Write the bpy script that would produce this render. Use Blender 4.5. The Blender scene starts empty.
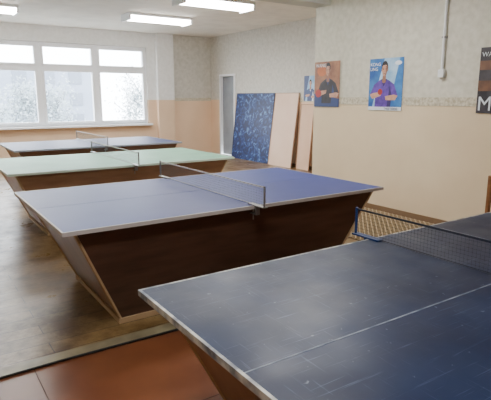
import bpy, bmesh, math, random
from mathutils import Vector, noise
random.seed(3)
S = bpy.context.scene
COL = S.collection

# ------------------------------------------------------------ materials
def lin(c):
    return tuple(((x/255)/12.92 if x/255 <= .04045 else ((x/255+.055)/1.055)**2.4) for x in c) + (1,)

def mat(name, c, rough=.6, c2=None, scale=5, spec=.5, metal=0, emit=0, lo=.35, hi=.65, bump=0, stretch=None, detail=4, rvar=0):
    m = bpy.data.materials.new(name); m.use_nodes = True
    nt = m.node_tree; b = nt.nodes['Principled BSDF']
    b.inputs['Base Color'].default_value = lin(c)
    b.inputs['Roughness'].default_value = rough
    b.inputs['Specular IOR Level'].default_value = spec
    b.inputs['Metallic'].default_value = metal
    if emit:
        b.inputs['Emission Color'].default_value = lin(c)
        b.inputs['Emission Strength'].default_value = emit
    if c2:
        g = nt.nodes.new('ShaderNodeNewGeometry')
        mp = nt.nodes.new('ShaderNodeMapping')
        if stretch: mp.inputs['Scale'].default_value = stretch
        nt.links.new(g.outputs['Position'], mp.inputs['Vector'])
        n = nt.nodes.new('ShaderNodeTexNoise'); n.inputs['Scale'].default_value = scale
        n.inputs['Detail'].default_value = detail
        nt.links.new(mp.outputs[0], n.inputs['Vector'])
        r = nt.nodes.new('ShaderNodeValToRGB')
        r.color_ramp.elements[0].position = lo; r.color_ramp.elements[1].position = hi
        r.color_ramp.elements[0].color = lin(c); r.color_ramp.elements[1].color = lin(c2)
        nt.links.new(n.outputs['Fac'], r.inputs['Fac'])
        nt.links.new(r.outputs['Color'], b.inputs['Base Color'])
        if rvar:
            mr = nt.nodes.new('ShaderNodeMapRange')
            mr.inputs['To Min'].default_value = rough - rvar; mr.inputs['To Max'].default_value = rough + rvar
            mr.inputs['From Min'].default_value = .3; mr.inputs['From Max'].default_value = .7
            nt.links.new(n.outputs['Fac'], mr.inputs['Value']); nt.links.new(mr.outputs[0], b.inputs['Roughness'])
        if bump:
            bp = nt.nodes.new('ShaderNodeBump'); bp.inputs['Strength'].default_value = bump
            bp.inputs['Distance'].default_value = .01
            nt.links.new(n.outputs['Fac'], bp.inputs['Height']); nt.links.new(bp.outputs[0], b.inputs['Normal'])
    return m

def wall_mat(name, up1, up2, low1, low2, zsplit=1.46, rough=.7):
    m = bpy.data.materials.new(name); m.use_nodes = True
    nt = m.node_tree; b = nt.nodes['Principled BSDF']; b.inputs['Roughness'].default_value = rough
    b.inputs['Specular IOR Level'].default_value = .3
    g = nt.nodes.new('ShaderNodeNewGeometry'); sp = nt.nodes.new('ShaderNodeSeparateXYZ')
    nt.links.new(g.outputs['Position'], sp.inputs[0])
    def ramp(scale, a, c, lo, hi):
        n = nt.nodes.new('ShaderNodeTexNoise'); n.inputs['Scale'].default_value = scale; n.inputs['Detail'].default_value = 6
        nt.links.new(g.outputs['Position'], n.inputs['Vector'])
        r = nt.nodes.new('ShaderNodeValToRGB')
        r.color_ramp.elements[0].position = lo; r.color_ramp.elements[1].position = hi
        r.color_ramp.elements[0].color = lin(a); r.color_ramp.elements[1].color = lin(c)
        nt.links.new(n.outputs['Fac'], r.inputs['Fac']); return r
    u = ramp(14, up1, up2, .35, .65); l = ramp(1.6, low1, low2, .3, .7)
    mt = nt.nodes.new('ShaderNodeMath'); mt.operation = 'GREATER_THAN'; mt.inputs[1].default_value = zsplit
    nt.links.new(sp.outputs['Z'], mt.inputs[0])
    mx = nt.nodes.new('ShaderNodeMix'); mx.data_type = 'RGBA'
    nt.links.new(mt.outputs[0], mx.inputs['Factor'])
    nt.links.new(l.outputs['Color'], mx.inputs[6]); nt.links.new(u.outputs['Color'], mx.inputs[7])
    nt.links.new(mx.outputs[2], b.inputs['Base Color'])
    return m

def floor_mat():
    m = bpy.data.materials.new('floor_boards'); m.use_nodes = True
    nt = m.node_tree; b = nt.nodes['Principled BSDF']
    g = nt.nodes.new('ShaderNodeNewGeometry')
    br = nt.nodes.new('ShaderNodeTexBrick'); br.inputs['Scale'].default_value = 1
    br.inputs['Brick Width'].default_value = 1.2; br.inputs['Row Height'].default_value = .15
    br.inputs['Mortar Size'].default_value = .003
    br.inputs['Color1'].default_value = lin((150, 126, 88)); br.inputs['Color2'].default_value = lin((130, 108, 75))
    br.inputs['Mortar'].default_value = lin((76, 60, 42))
    mp = nt.nodes.new('ShaderNodeMapping'); nt.links.new(g.outputs['Position'], mp.inputs['Vector'])
    nt.links.new(mp.outputs[0], br.inputs['Vector'])
    n = nt.nodes.new('ShaderNodeTexNoise'); n.inputs['Scale'].default_value = 2.2; n.inputs['Detail'].default_value = 9
    n.inputs['Roughness'].default_value = .72
    nt.links.new(g.outputs['Position'], n.inputs['Vector'])
    r = nt.nodes.new('ShaderNodeValToRGB')
    r.color_ramp.elements[0].position = .40; r.color_ramp.elements[1].position = .62
    r.color_ramp.elements[0].color = lin((160, 142, 116)); r.color_ramp.elements[1].color = lin((255, 252, 244))
    nt.links.new(n.outputs['Fac'], r.inputs['Fac'])
    mul = nt.nodes.new('ShaderNodeMix'); mul.data_type = 'RGBA'; mul.blend_type = 'MULTIPLY'; mul.inputs['Factor'].default_value = 1
    nt.links.new(br.outputs['Color'], mul.inputs[6]); nt.links.new(r.outputs['Color'], mul.inputs[7])
    nt.links.new(mul.outputs[2], b.inputs['Base Color'])
    mr = nt.nodes.new('ShaderNodeMapRange'); mr.inputs['From Min'].default_value = .35; mr.inputs['From Max'].default_value = .65
    mr.inputs['To Min'].default_value = .46; mr.inputs['To Max'].default_value = .24
    nt.links.new(n.outputs['Fac'], mr.inputs['Value']); nt.links.new(mr.outputs[0], b.inputs['Roughness'])
    return m

def worn_top():
    m = bpy.data.materials.new('tabletop_navy_worn'); m.use_nodes=True
    nt=m.node_tree; b=nt.nodes['Principled BSDF']; b.inputs['Roughness'].default_value=.36; b.inputs['Specular IOR Level'].default_value=.3
    g=nt.nodes.new('ShaderNodeNewGeometry')
    def nz(scale,st,rot,lo,hi,detail=3):
        mp=nt.nodes.new('ShaderNodeMapping'); mp.inputs['Scale'].default_value=st; mp.inputs['Rotation'].default_value=(0,0,rot)
        nt.links.new(g.outputs['Position'],mp.inputs['Vector'])
        n=nt.nodes.new('ShaderNodeTexNoise'); n.inputs['Scale'].default_value=scale; n.inputs['Detail'].default_value=detail
        nt.links.new(mp.outputs[0],n.inputs['Vector'])
        mr=nt.nodes.new('ShaderNodeMapRange'); mr.inputs['From Min'].default_value=lo; mr.inputs['From Max'].default_value=hi
        nt.links.new(n.outputs['Fac'],mr.inputs['Value']); return mr.outputs[0]
    base=(6,23,56)
    def mix(fac,a,bc,amt):
        k=nt.nodes.new('ShaderNodeMath'); k.operation='MULTIPLY'; k.inputs[1].default_value=amt; nt.links.new(fac,k.inputs[0])
        x=nt.nodes.new('ShaderNodeMix'); x.data_type='RGBA'; nt.links.new(k.outputs[0],x.inputs['Factor'])
        if isinstance(a,tuple): x.inputs[6].default_value=lin(a)
        else: nt.links.new(a,x.inputs[6])
        x.inputs[7].default_value=lin(bc); return x.outputs[2]
    c=mix(nz(3,(1,1,1),0,.4,.7,6),base,(18,38,74),.8)
    c=mix(nz(6,(1,22,1),.35,.62,.74),c,(84,98,126),.4)
    c=mix(nz(7,(20,1,1),-.5,.64,.76),c,(84,98,126),.35)
    c=mix(nz(34,(1,1,1),0,.70,.76),c,(130,140,158),.5)
    nt.links.new(c,b.inputs['Base Color'])
    mr=nt.nodes.new('ShaderNodeMapRange'); mr.inputs['To Min'].default_value=.32; mr.inputs['To Max'].default_value=.46
    nt.links.new(nz(5,(1,1,1),0,.3,.7,6),mr.inputs['Value']); nt.links.new(mr.outputs[0],b.inputs['Roughness'])
    return m

# ------------------------------------------------------------ mesh helpers
def new_obj(name, verts, faces, m, parent=None):
    me = bpy.data.meshes.new(name); me.from_pydata([tuple(v) for v in verts], [], faces)
    bm = bmesh.new(); bm.from_mesh(me); bmesh.ops.recalc_face_normals(bm, faces=bm.faces); bm.to_mesh(me); bm.free()
    o = bpy.data.objects.new(name, me); COL.objects.link(o)
    if m: me.materials.append(m)
    if parent: o.parent = parent
    return o
BF = [(0,1,2,3),(4,7,6,5),(0,4,5,1),(1,5,6,2),(2,6,7,3),(3,7,4,0)]
def boxv(x0,x1,y0,y1,z0,z1):
    return [(x0,y0,z0),(x1,y0,z0),(x1,y1,z0),(x0,y1,z0),(x0,y0,z1),(x1,y0,z1),(x1,y1,z1),(x0,y1,z1)]
def box(name, x0,x1,y0,y1,z0,z1, m, parent=None, bevel=0):
    o = new_obj(name, boxv(x0,x1,y0,y1,z0,z1), BF, m, parent)
    if bevel:
        md = o.modifiers.new('b','BEVEL'); md.width = bevel; md.segments = 2
    return o
def boxes(name, lst, m, parent=None, bevel=0):
    V=[];F=[]
    for b in lst:
        k=len(V); V+=boxv(*b); F+=[tuple(i+k for i in f) for f in BF]
    o=new_obj(name,V,F,m,parent)
    if bevel:
        md = o.modifiers.new('b','BEVEL'); md.width = bevel; md.segments = 2
    return o
def strips(name, segs, w, m, parent=None, n=4):
    V=[];F=[]
    for a,b in segs:
        a=Vector(a);b=Vector(b); d=(b-a).normalized()
        u=d.cross(Vector((0,0,1)));
        if u.length<1e-3: u=Vector((1,0,0))
        u.normalize(); v=d.cross(u); k=len(V)
        for p in (a,b):
            for i in range(n):
                t=2*math.pi*(i+.5)/n
                V.append(p+(u*math.cos(t)+v*math.sin(t))*w)
        for i in range(n):
            j=(i+1)%n; F.append((k+i,k+j,k+n+j,k+n+i))
        F.append(tuple(k+i for i in range(n))[::-1]); F.append(tuple(k+n+i for i in range(n)))
    return new_obj(name,V,F,m,parent)
def empty(name, loc=(0,0,0)):
    e=bpy.data.objects.new(name,None); COL.objects.link(e); e.empty_display_size=.1
    return e

# ------------------------------------------------------------ palette
M_floor = floor_mat()
M_red = mat('red_brown_floor_paint',(110,64,42),.34,(128,78,50),2.5,rvar=.05)
M_strip = mat('worn_sill_strip',(118,108,86),.4,(152,142,114),6)
M_ceil = mat('ceiling_paint',(226,222,213),.8,(238,234,225),3)
M_beam = mat('beam_paint',(190,190,186),.8,(200,200,196),3)
M_wallR = wall_mat('wallpaper_near',(200,196,180),(214,210,196),(220,199,166),(229,210,178))
M_wallF = wall_mat('wallpaper_far',(192,189,180),(206,203,195),(222,190,158),(230,200,170))
M_wallW = wall_mat('window_wall_paint',(222,223,222),(230,231,231),(220,190,160),(226,200,172))
M_border = mat('wallpaper_border',(172,162,138),.7,(214,206,186),30)
M_white = mat('white_paint',(236,238,242),.4)
M_base = mat('skirting_wood',(124,98,72),.5)
M_metal = mat('zinc_metal',(150,150,150),.35,metal=.8)
M_pipe = mat('pipe_paint',(225,228,230),.4)
M_tape = mat('white_tape',(205,205,200),.6)
M_net = mat('net_cord',(110,118,116),.7)
M_netd = mat('net_cord_dark',(18,24,38),.7)
M_blueclamp = mat('blue_clamp',(20,50,104),.45)
M_grey = mat('door_paint',(128,134,142),.45,(140,146,152),3)

# ------------------------------------------------------------ room
XR,XF,YC,YW,H = 5.30,7.15,6.01,12.4,3.12
XL,YB = -2.5,-2.5
box('floor',XL,XF,YB,YW,-.1,0,M_floor)
box('ceiling',XL-.2,XF+.2,YB-.2,YW+.3,H,H+.1,M_ceil)
box('ceiling_beam',XL,XR,5.70,6.01,2.84,H,M_beam)
box('wall_right',XR,XR+.2,YB,YC,0,H,M_wallR)
box('wall_return',XR+.2,XF,YC-.2,YC,0,H,M_wallF)
dy0,dy1,dz=11.14,11.9,2.12
boxes('wall_right_far',[(XF,XF+.2,YC-.2,dy0,0,H),(XF,XF+.2,dy1,YW+.3,0,H),(XF,XF+.2,dy0,dy1,dz,H)],M_wallF)
box('wall_left',XL-.2,XL,YB,YW+.3,0,H,M_wallR)
box('wall_back',XL-.2,XR+.2,YB-.2,YB,0,H,M_wallR)
WX0,WX1,WZ0,WZ1=.07,5.27,.86,2.76
boxes('wall_window',[(XL,WX0,YW,YW+.3,0,H),(WX1,5.96,YW,YW+.3,0,H),(WX0,WX1,YW,YW+.3,0,WZ0),(WX0,WX1,YW,YW+.3,WZ1,H)],M_wallW)
box('wall_window_side',5.96,XF,YW,YW+.3,0,H,M_wallF)
box('wall_column',5.5,5.96,YW-.14,YW,0,H,M_wallW)
box('trim_1',XR-.006,XR,YB,YC,1.43,1.53,M_border)
box('trim_2',XF-.006,XF,YC,dy0-.07,1.43,1.51,M_border)
box('trim_3',5.96,XF-.01,YW-.006,YW,1.43,1.51,M_border)
box('baseboard_right',XR-.02,XR,YB,YC,0,.07,M_base)
box('baseboard_right_far',XF-.02,XF,YC,dy0-.07,0,.07,M_base)
box('baseboard_window',XL,5.5,YW-.02,YW,0,.07,M_base)
box('floor_covering',XL,XR-.02,YB,2.86,0,.006,M_red)
box('trim_4',XL,2.0,2.87,2.97,0,.008,M_strip)
M_cable = mat('black_cable',(18,18,18),.5)
strips('power_cable',[((-2.4+.5*i, 2.84+.012*math.sin(i*1.3),.014),(-2.4+.5*(i+1),2.84+.012*math.sin((i+1)*1.3),.014)) for i in range(8)],.008,M_cable,None,6)
boxes('trim_5',[(XL,XR-.03,2.05,2.055,.006,.0075),(.45,.455,YB,2.86,.006,.0075)],mat('joint_dark',(80,46,30),.6))

# door
d=empty('door_1')
box('frame_left',XF-.03,XF+.12,dy1-.05,dy1,0,dz,M_white,d)
box('frame_right',XF-.03,XF+.12,dy0,dy0+.05,0,dz,M_white,d)
box('frame_top',XF-.03,XF+.12,dy0+.05,dy1-.05,dz-.05,dz,M_white,d)
box('leaf',XF+.05,XF+.09,dy0+.05,dy1-.05,.0,dz-.05,M_grey,d)
boxes('leaf_panels',[(XF+.04,XF+.05,dy0+.15,dy1-.15,.2,.95),(XF+.04,XF+.05,dy0+.15,dy1-.15,1.1,1.95)],M_grey,d,.008)
strips('handle',[((XF+.05,dy0+.12,1.0),(XF-.0,dy0+.12,1.0)),((XF,dy0+.12,1.0),(XF,dy0+.22,1.0))],.01,M_metal,d,8)

# ------------------------------------------------------------ windows
M_glass = bpy.data.materials.new('window_glass'); M_glass.use_nodes=True
nt=M_glass.node_tree; nt.nodes.clear()
o_=nt.nodes.new('ShaderNodeOutputMaterial'); t_=nt.nodes.new('ShaderNodeBsdfTransparent'); g_=nt.nodes.new('ShaderNodeBsdfGlossy'); g_.inputs['Roughness'].default_value=.02
mx=nt.nodes.new('ShaderNodeMixShader'); mx.inputs[0].default_value=.05
nt.links.new(t_.outputs[0],mx.inputs[1]); nt.links.new(g_.outputs[0],mx.inputs[2]); nt.links.new(mx.outputs[0],o_.inputs[0])
for i in range(4):
    x1=WX1-1.3*i; x0=x1-1.3
    w=empty('window_%d'%(i+1)); ya,yb=YW+.06,YW+.15
    f=.055; tz=2.2
    boxes('frame',[(x0,x0+f,ya,yb,WZ0,WZ1),(x1-f,x1,ya,yb,WZ0,WZ1),(x0+f,x1-f,ya,yb,WZ0,WZ0+f),(x0+f,x1-f,ya,yb,WZ1-f,WZ1),(x0+f,x1-f,ya,yb,tz-.04,tz+.04)],M_white,w)
    s=.045; a,b=x0+f,x1-f; yc=ya-.02
    boxes('sash',[(a,a+s,yc,yb-.02,WZ0+f,tz-.04),(b-s,b,yc,yb-.02,WZ0+f,tz-.04),(a+s,b-s,yc,yb-.02,WZ0+f,WZ0+f+s),(a+s,b-s,yc,yb-.02,tz-.04-s,tz-.04),
                  (a,a+s,yc,yb-.02,tz+.04,WZ1-f),(b-s,b,yc,yb-.02,tz+.04,WZ1-f),(a+s,b-s,yc,yb-.02,tz+.04,tz+.04+s),(a+s,b-s,yc,yb-.02,WZ1-f-s,WZ1-f)],M_white,w)
    box('glass',a+.01,b-.01,yb-.05,yb-.045,WZ0+f,WZ1-f,M_glass,w)
box('window_sill',WX0-.05,WX1+.05,YW-.16,YW+.06,WZ0-.04,WZ0,M_white)

# ------------------------------------------------------------ outdoors
M_leaf = mat('tree_foliage',(124,136,142),.9,(148,158,160),2.5)
M_bark = mat('tree_bark',(124,128,134),.9)
M_snow = mat('outside_ground',(140,148,150),.9,(156,162,162),.3)
M_bld = mat('outside_building',(124,132,148),.9,(132,140,154),.4)
box('outside_ground',-60,60,13.2,90,-3.2,-3,M_snow)
def tree(x,y,h,r):
    e=empty('tree'); base=Vector((x,y,-3))
    tw=[]; leaves=[]
    trunk=[(base,base+Vector((0,0,h*.6)))]
    for k in range(26):
        a=k*2.4; z=h*(.28+.62*k/26); L=r*(1.05-.5*k/26)
        p=base+Vector((0,0,min(z,h*.6))); q=base+Vector((L*math.cos(a),L*math.sin(a),z+L*.45))
        tw.append((p,q))
        for j in range(6):
            t=random.uniform(.4,1); c=p.lerp(q,t)
            dd=Vector((random.uniform(-1,1),random.uniform(-1,1),random.uniform(.1,1.2)))*r*.3
            tw.append((c,c+dd)); leaves.append(c+dd); leaves.append(c+dd*.6)
    strips('trunk',trunk,.13,M_bark,e,6); strips('twigs',tw,.022,M_bark,e,4)
    V=[];F=[]
    for c in leaves:
        for _ in range(12):
            p=c+Vector([random.gauss(0,r*.14) for _ in range(3)]); s=random.uniform(.05,.11)
            u=Vector([random.uniform(-1,1) for _ in range(3)]).normalized(); v=u.orthogonal().normalized()
            k=len(V); V+= [p-u*s,p+v*s*.6,p+u*s,p-v*s*.6]; F.append((k,k+1,k+2,k+3))
    new_obj('leaves',V,F,M_leaf,e)
for (x,y,h,r) in [(2.2,27,5.2,2.1),(6.5,31,5.2,2.2),(15,35,5.6,2.4)]:
    tree(x,y,h,r)
b=empty('apartment_building')
box('facade',-30,19,60,72,-3,4.8,M_bld,b)
boxes('facade_windows',[(-29+3*i,-27.6+3*i,59.9,60,-1.8+2.4*j,-.4+2.4*j) for i in range(16) for j in range(3)],mat('facade_glass',(98,106,120),.3),b)

# ------------------------------------------------------------ tables
def lerp(a,b,t): return a+(b-a)*t
def table(x0,y0,top,edge,line,basem,endm,trimm,netm,clampm,seam=None,tape=M_tape,wires=True,cw=.002,nt_=.0016):
    L,W,Z=2.74,1.54,.76; x1,y1=x0+L,y0+W; th=.025
    e=empty('table_tennis_table')
    xm=(x0+x1)/2
    boxes('tabletop',[(x0+.012,xm-.0015,y0+.012,y1-.012,Z-th,Z),(xm+.0015,x1-.012,y0+.012,y1-.012,Z-th,Z)],top,e)
    boxes('edge_band',[(x0,x1,y0,y0+.012,Z-th,Z+.0005),(x0,x1,y1-.012,y1,Z-th,Z+.0005),(x0,x0+.012,y0+.012,y1-.012,Z-th,Z+.0005),(x1-.012,x1,y0+.012,y1-.012,Z-th,Z+.0005)],edge,e)
    if line:
        yc=(y0+y1)/2
        boxes('centre_line',[(x0+.012,xm-.003,yc-cw,yc+cw,Z,Z+.0008),(xm+.003,x1-.012,yc-cw,yc+cw,Z,Z+.0008)],line,e)
    if seam:
        box('cross_line',seam,seam+.010,y0+.012,y1-.012,Z,Z+.0008,line,e)
    tx0,tx1,ty0,ty1=x0+.08,x1-.08,y0+.05,y1-.05
    bx0,bx1,by0,by1=x0+.41,x1-.37,y0+.25,y1-.25
    zt=Z-th; zb=.02
    T=[(tx0,ty0,zt),(tx1,ty0,zt),(tx1,ty1,zt),(tx0,ty1,zt)]
    B=[(bx0,by0,zb),(bx1,by0,zb),(bx1,by1,zb),(bx0,by1,zb)]
    o=new_obj('base_panels',B+T,BF,basem,e); o.data.materials.append(endm)
    for p in o.data.polygons:
        if abs(p.normal.x)>.6: p.material_index=1
    strips('base_corner_battens',[(B[i],T[i]) for i in range(4)],.011,trimm,e)
    boxes('base_skid',[(bx0-.02,bx1+.02,by0-.02,by0+.03,.0,.035),(bx0-.02,bx1+.02,by1-.03,by1+.02,.0,.035),(bx0-.02,bx0+.03,by0+.03,by1-.03,.0,.035),(bx1-.03,bx1+.02,by0+.03,by1-.03,.0,.035)],trimm,e)
    ny0,ny1,nz0,nz1=y0-.11,y1+.11,Z+.004,Z+.152
    nh=8; nw=88
    V=[];F=[]
    for j in range(nh+1):
        for i in range(nw+1):
            V.append((xm,lerp(ny0,ny1,i/nw),lerp(nz0,nz1,j/nh)))
    for j in range(nh):
        for i in range(nw):
            k=j*(nw+1)+i; F.append((k,k+1,k+nw+2,k+nw+1))
    n=new_obj('net',V,F,netm,e)
    md=n.modifiers.new('w','WIREFRAME'); md.thickness=nt_; md.use_replace=True
    box('net_top_tape',xm-.003,xm+.003,ny0,ny1,nz1-.008,nz1+.002,tape,e)
    if wires: strips('net_bottom_cord',[((xm,ny0,nz0+.004),(xm,ny1,nz0+.004))],.002,tape,e,6)
    strips('net_posts',[((xm,ny0,Z-.0),(xm,ny0,nz1+.006)),((xm,ny1,Z-.0),(xm,ny1,nz1+.006))],.008,clampm,e,8)
    cl=[]
    for s,yy in ((1,y0),(-1,y1)):
        a,bb=sorted((yy-s*.12,yy+s*.07)); cl.append((xm-.022,xm+.022,a,bb,Z+.001,Z+.009))
        a,bb=sorted((yy-s*.03,yy-s*.014)); cl.append((xm-.018,xm+.018,a,bb,Z-.06,Z+.001))
        a,bb=sorted((yy-s*.03,yy+s*.05)); cl.append((xm-.018,xm+.018,a,bb,Z-.066,Z-.058))
    boxes('net_clamps',cl,clampm,e)
    strips('clamp_screws',[((xm,y0+.03,Z-.11),(xm,y0+.03,Z-.026)),((xm,y1-.03,Z-.11),(xm,y1-.03,Z-.026))],.005,M_metal,e,8)
    return e

M_t3 = mat('tabletop_blue',(42,58,128),.46,(48,64,134),3,spec=.28)
M_t2 = mat('tabletop_green',(112,168,138),.5,(122,178,148),3,spec=.3)
M_t1 = mat('tabletop_dark_blue',(20,34,82),.5,(26,40,88),3,spec=.22)
M_t4 = worn_top()
M_edge3=mat('edge_tan',(176,170,168),.5); M_edge4=mat('edge_worn_white',(90,98,110),.5,(196,194,186),14)
M_edge2=mat('edge_light',(190,206,190),.5); M_edge1=mat('edge_pale',(150,158,172),.5)
M_line3=mat('line_thin',(64,80,140),.5); M_line4=mat('line_grey',(60,74,100),.5,(140,148,160),12)
M_bd = mat('base_dark_wood',(68,48,38),.42,(84,60,48),3,stretch=(1,1,6))
M_bd_lit= mat('base_end_wood_lit',(120,92,70),.36,(140,110,86),3,stretch=(1,4,1))  # brighter than the fronts: window light on the base ends is painted in
M_bl = mat('base_light_wood',(144,108,84),.45,(162,124,98),3,stretch=(1,1,5))
M_bm = mat('base_mid_wood',(98,70,54),.45,(112,82,64),3,stretch=(1,1,5))
M_tr = mat('batten_wood',(176,148,114),.5)
M_trd= mat('batten_dark',(130,100,76),.5)
table(1.27,8.0,M_t1,M_edge1,None,M_bm,M_bd_lit,M_trd,M_net,M_metal)
table(.80,5.55,M_t2,M_edge2,None,M_bl,M_bl,M_tr,M_netd,M_metal)
table(.68,2.93,M_t3,M_edge3,M_line3,M_bd,M_bd_lit,M_tr,M_net,M_metal)
table(.714,.32,M_t4,M_edge4,M_line4,M_bd,M_bd_lit,M_tr,M_netd,M_blueclamp,seam=2.6,tape=mat('dark_tape',(20,28,46),.6),cw=.003,nt_=.0011)

# ------------------------------------------------------------ wooden chair by the right wall
M_chair=mat('chair_wood',(128,84,48),.45,(150,102,62),4,stretch=(1,1,6))
e=empty('wooden_chair'); cx0,cx1,cy0,cy1=4.44,4.84,2.18,2.58; zb=.007
boxes('legs',[(cx0,cx0+.035,cy0,cy0+.035,zb,.43),(cx1-.035,cx1,cy0,cy0+.035,zb,.43),(cx0,cx0+.035,cy1-.035,cy1,zb,.82),(cx1-.035,cx1,cy1-.035,cy1,zb,.82)],M_chair,e,.004)
box('seat',cx0-.01,cx1+.01,cy0-.02,cy1-.036,.43,.455,M_chair,e,.008)
boxes('rails',[(cx0+.035,cx1-.035,cy0+.01,cy0+.028,.36,.43),(cx0+.035,cx1-.035,cy1-.028,cy1-.01,.36,.43),(cx0+.008,cx0+.026,cy0+.035,cy1-.035,.36,.43),(cx1-.026,cx1-.008,cy0+.035,cy1-.035,.36,.43),(cx0+.008,cx0+.026,cy0+.035,cy1-.035,.16,.19),(cx1-.026,cx1-.008,cy0+.035,cy1-.035,.16,.19)],M_chair,e)
boxes('backrest',[(cx0+.035,cx1-.035,cy1-.028,cy1-.01,.72,.81),(cx0+.035,cx1-.035,cy1-.028,cy1-.01,.56,.62)],M_chair,e,.004)

# ------------------------------------------------------------ leaning boards
def leaning_board(name,y0,y1,h,off,m,edge,tilt0=0):
    e=empty(name); t=.02
    xb,xt=XF-off,XF-.012
    V=[(xb-t,y0,0),(xb,y0,0.0),(xb,y1,0),(xb-t,y1,0),(xt-t,y0,h),(xt,y0,h),(xt,y1,h),(xt-t,y1,h)]
    new_obj('panel',V,BF,m,e)
    strips('rim',[(V[0],V[4]),(V[3],V[7]),(V[4],V[7])],.009,edge,e)
M_pat = bpy.data.materials.new('blue_pattern_cloth'); M_pat.use_nodes=True
nt=M_pat.node_tree; b_=nt.nodes['Principled BSDF']; b_.inputs['Roughness'].default_value=.5
g=nt.nodes.new('ShaderNodeNewGeometry'); v=nt.nodes.new('ShaderNodeTexNoise'); v.inputs['Scale'].default_value=8; v.inputs['Detail'].default_value=4; v.inputs['Distortion'].default_value=1.5
r=nt.nodes.new('ShaderNodeValToRGB'); r.color_ramp.interpolation='LINEAR'
r.color_ramp.elements[0].position=.42; r.color_ramp.elements[0].color=lin((12,28,72)); r.color_ramp.elements[1].position=.72; r.color_ramp.elements[1].color=lin((90,136,190))
k=r.color_ramp.elements.new(.56); k.color=lin((22,52,112))
nt.links.new(g.outputs['Position'],v.inputs['Vector']); nt.links.new(v.outputs['Fac'],r.inputs['Fac']); nt.links.new(r.outputs[0],b_.inputs['Base Color'])
leaning_board('patterned_board',9.42,11.0,1.62,.2,M_pat,mat('rim_navy',(22,34,66),.5))
leaning_board('plywood_board',8.55,9.38,1.62,.22,mat('plywood',(216,184,160),.6,(222,194,172),2),mat('rim_ply',(170,138,114),.6))
leaning_board('hardboard_sheet',8.05,8.46,1.38,.14,mat('hardboard',(206,168,138),.6,(214,178,148),2),mat('rim_hb',(165,128,100),.6))

# ------------------------------------------------------------ floor mesh mat
e=empty('floor_grating')
mx0,mx1,my0,my1=3.95,5.22,2.9,5.7
segs=[];c=.07
n=int((mx1-mx0+my1-my0)/c)
for i in range(1,n):
    s=i*c
    a=(mx0+min(s,mx1-mx0), my0+max(0,s-(mx1-mx0))); b2=(mx0+max(0,s-(my1-my0)), my0+min(s,my1-my0))
    segs.append(((a[0],a[1],.014),(b2[0],b2[1],.014)))
    a=(mx1-min(s,mx1-mx0), a[1]); b2=(mx1-max(0,s-(my1-my0)), b2[1])
    segs.append(((a[0],a[1],.016),(b2[0],b2[1],.016)))
strips('lattice',segs,.008,mat('lattice_tan',(158,138,106),.6),e)
box('backing',mx0,mx1,my0,my1,.002,.011,mat('mat_backing',(128,108,82),.7),e)

# ------------------------------------------------------------ posters
def flat(name,pts,x,m,parent,n=None):
    return new_obj(name,[(x,p[0],p[1]) for p in pts],[tuple(range(len(pts)))],m,parent)
def poster(name,xw,yl,w,z0,h,bg,shapes,texts=()):
    e=empty(name)
    box('sheet',xw-.012,xw-.008,yl-w,yl,z0,z0+h,bg,e)
    for i,(nm,kind,pts,m) in enumerate(shapes):
        if kind=='e':
            cx,cy,rx,ry=pts
            P=[(cx+rx*math.cos(t*math.pi/10),cy+ry*math.sin(t*math.pi/10)) for t in range(20)]
        else: P=pts
        flat(nm,[(yl-s*w,z0+t*h) for s,t in P],xw-.0125-.0003*i,m,e)
    for (txt,s,t,size,m) in texts:
        cu=bpy.data.curves.new('lettering','FONT'); cu.body=txt; cu.size=size; cu.extrude=.0005
        o=bpy.data.objects.new('lettering',cu); COL.objects.link(o); cu.materials.append(m)
        o.rotation_euler=(math.radians(90),0,math.radians(-90)); o.location=(xw-.0185,yl-s*w,z0+t*h); o.parent=e
skin=mat('print_skin',(186,138,112),.5,(206,160,134),18); skin2=mat('print_skin_shade',(150,104,82),.5); hair=mat('print_hair',(26,20,20),.5)
purple=mat('print_purple',(66,38,128),.45,(104,66,172),12)
dpurple=mat('print_dark_purple',(48,28,96),.45)
pw=mat('print_white',(225,232,240),.45); pblack=mat('print_black',(24,20,24),.45,(48,42,48),12); porange=mat('print_orange',(200,110,50),.45,(176,92,44),6)
pblue=mat('print_blue',(24,84,160),.45,(60,130,195),5); pgrey=mat('print_grey',(72,68,74),.45,(46,42,50),8); pbrown=mat('print_brown',(130,82,58),.45,(172,118,80),7)
pdbrown=mat('print_dark_brown',(96,66,52),.45,(120,84,62),8)
plb=mat('print_lightblue',(120,170,212),.45,(180,208,232),6); pred=mat('print_red',(170,48,40),.45); pnavy=mat('print_navy',(36,56,110),.45)
dark=mat('print_feature',(70,40,34),.5)
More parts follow.
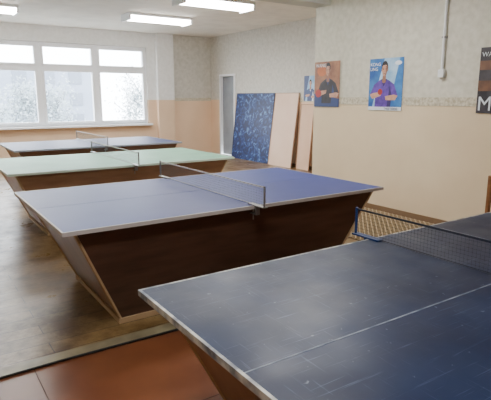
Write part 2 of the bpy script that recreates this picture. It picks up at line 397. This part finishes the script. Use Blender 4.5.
def person(cx,b,s,shirt,trim,lean=.0):
    X=lambda x,y:(cx+(x+lean*y)*s,b+y*s)
    return [('shirt','p',[X(-.22,0),X(.22,0),X(.24,.2),X(.34,.12),X(.40,.2),X(.28,.40),X(.14,.47),X(.05,.50),X(-.05,.50),X(-.14,.47),X(-.27,.40),X(-.38,.22),X(-.30,.14),X(-.22,.22)],shirt),
            ('shirt_side','p',[X(.12,0),X(.22,0),X(.24,.2),X(.17,.38)],trim),
            ('shirt_trim','p',[X(-.08,.49),X(0,.36),X(.08,.49),X(.05,.5),X(0,.42),X(-.05,.5)],trim),
            ('forearm_left','p',[X(-.38,.22),X(-.30,.14),X(-.06,.20),X(-.04,.27),X(-.28,.25)],skin),
            ('forearm_right','p',[X(.40,.2),X(.34,.12),X(.08,.12),X(.06,.19),X(.30,.22)],skin),
            ('neck','p',[X(-.05,.44),X(0,.42),X(.05,.44),X(.045,.56),X(-.045,.56)],skin2),
            ('hair','e',(cx+.70*lean*s,b+.70*s,.09*s,.115*s),hair),
            ('ears','p',[X(-.09,.635),X(.09,.635),X(.09,.675),X(-.09,.675)],skin2),
            ('face','p',[X(-.068,.72),X(-.075,.64),X(-.05,.57),X(0,.54),X(.05,.57),X(.075,.64),X(.068,.72),X(.03,.745),X(-.04,.74)],skin),
            ('cheek','p',[X(.02,.73),X(.068,.72),X(.075,.64),X(.05,.57),X(.0,.54),X(.03,.6)],skin2),
            ('eyes','p',[X(-.055,.665),X(-.02,.665),X(-.02,.678),X(-.055,.678)],dark),
            ('eye','p',[X(.02,.665),X(.055,.665),X(.055,.678),X(.02,.678)],dark),
            ('mouth','p',[X(-.025,.585),X(.025,.585),X(.02,.594),X(-.02,.594)],dark)]
poster('player_poster',XR,5.99,.54,1.39,.66,pbrown,[('panel','p',[(0,0),(1,0),(1,.18),(0,.3)],pnavy),('glow','e',(.3,.8,.2,.12),porange)]+person(.55,.08,1.1,pblack,pnavy)+[('badge','e',(.18,.3,.12,.09),pred)],[('WANG',.06,.88,.07,pw)])
poster('player_poster',XR,4.88,.56,1.36,.67,pblue,[('light','p',[(.1,.0),(.62,0),(.9,1),(.45,1)],plb),('foot','p',[(0,0),(1,0),(1,.07),(0,.07)],pw)]+person(.44,.07,1.08,purple,dpurple,.04)+[('racket','e',(.36,.36,.07,.06),pred),('logo','e',(.86,.9,.1,.04),pw)],[('KONG',.03,.86,.06,pw),('LING',.03,.77,.06,pw),('TABLE TENNIS',.5,.02,.035,pnavy)])
poster('player_poster',XR,3.29,.55,1.36,.70,pgrey,[('band','p',[(0,.66),(1,.66),(1,.8),(0,.8)],pdbrown),('patch','p',[(.0,.34),(.4,.34),(.3,.5),(0,.5)],pdbrown)]+person(.62,.2,.9,pblack,pred),[('WAR',.04,.86,.07,pw),('MA',.02,.04,.22,pw)])
poster('player_poster',XF,8.42,.42,1.45,.52,pnavy,[('light','p',[(.1,.0),(.7,0),(.9,1),(.4,1)],plb)]+person(.5,.0,1.05,pnavy,pw))

# pipe with junction box
e=empty('conduit_pipe')
strips('pipe',[((XR-.03,3.75,1.84),(XR-.03,3.75,H))],.016,M_pipe,e,10)
box('junction_box',XR-.05,XR-.0,3.71,3.79,1.76,1.85,M_pipe,e,.006)
boxes('brackets',[(XR-.045,XR,3.725,3.775,2.2,2.22),(XR-.045,XR,3.725,3.775,2.8,2.82)],M_metal,e)

# ------------------------------------------------------------ fluorescent lamps and added fill lamps
M_diff = mat('lamp_diffuser',(252,250,246),.4,emit=44)
M_off = mat('lamp_diffuser_off',(235,238,240),.4)
def lamp(cx,cy,on=True,hw=.68,hd=.23):
    e=empty('fluorescent_or_fill_lamp')
    box('housing',cx-hw,cx+hw,cy-hd,cy+hd,H-.05,H,M_white,e,.01)
    V=[];F=[];n=8
    for xx in (cx-hw+.04,cx+hw-.04):
        for i in range(n+1):
            t=math.pi*i/n; V.append((xx,cy-(hd-.02)*math.cos(t),H-.05-.08*math.sin(t)))
    for i in range(n): F.append((i,i+1,n+2+i,n+1+i))
    F.append(tuple(range(n+1))); F.append(tuple(range(n+1,2*n+2)))
    new_obj('diffuser',V,F,M_diff if on else M_off,e)
    boxes('end_caps',[(cx-hw,cx-hw+.04,cy-hd+.01,cy+hd-.01,H-.135,H-.05),(cx+hw-.04,cx+hw,cy-hd+.01,cy+hd-.01,H-.135,H-.05)],M_white,e)
for cx,cy,on in ((4.43,9.8,1),(4.5,7.65,1),(1.2,10.2,1),(1.2,7.7,1),(3.6,4.2,1),(.8,4.2,0),(3.4,1.2,0),(.6,1.2,1),(3.4,-1.2,0)):  # rows nearest the camera are unseen, added as fill light, some switched off
    lamp(cx,cy,bool(on))

# ------------------------------------------------------------ world + portal + camera
w=bpy.data.worlds.new('overcast_sky'); S.world=w; w.use_nodes=True
bg=w.node_tree.nodes['Background']; bg.inputs[0].default_value=(.86,.93,1,1); bg.inputs[1].default_value=20
L=bpy.data.lights.new('window_portal','AREA'); L.shape='RECTANGLE'; L.size=5.2; L.size_y=1.9; L.cycles.is_portal=True
o=bpy.data.objects.new('window_portal',L); COL.objects.link(o); o.location=(2.67,YW+.28,1.81); o.rotation_euler=(math.radians(-90),0,0)

cd=bpy.data.cameras.new('camera'); cam=bpy.data.objects.new('camera',cd); COL.objects.link(cam)
cd.sensor_width=36; cd.lens=502/491*36; cd.clip_start=.05
cam.location=(0,0,1.535); cam.rotation_euler=(math.radians(90-11.6),0,math.radians(-33.8))
S.camera=cam
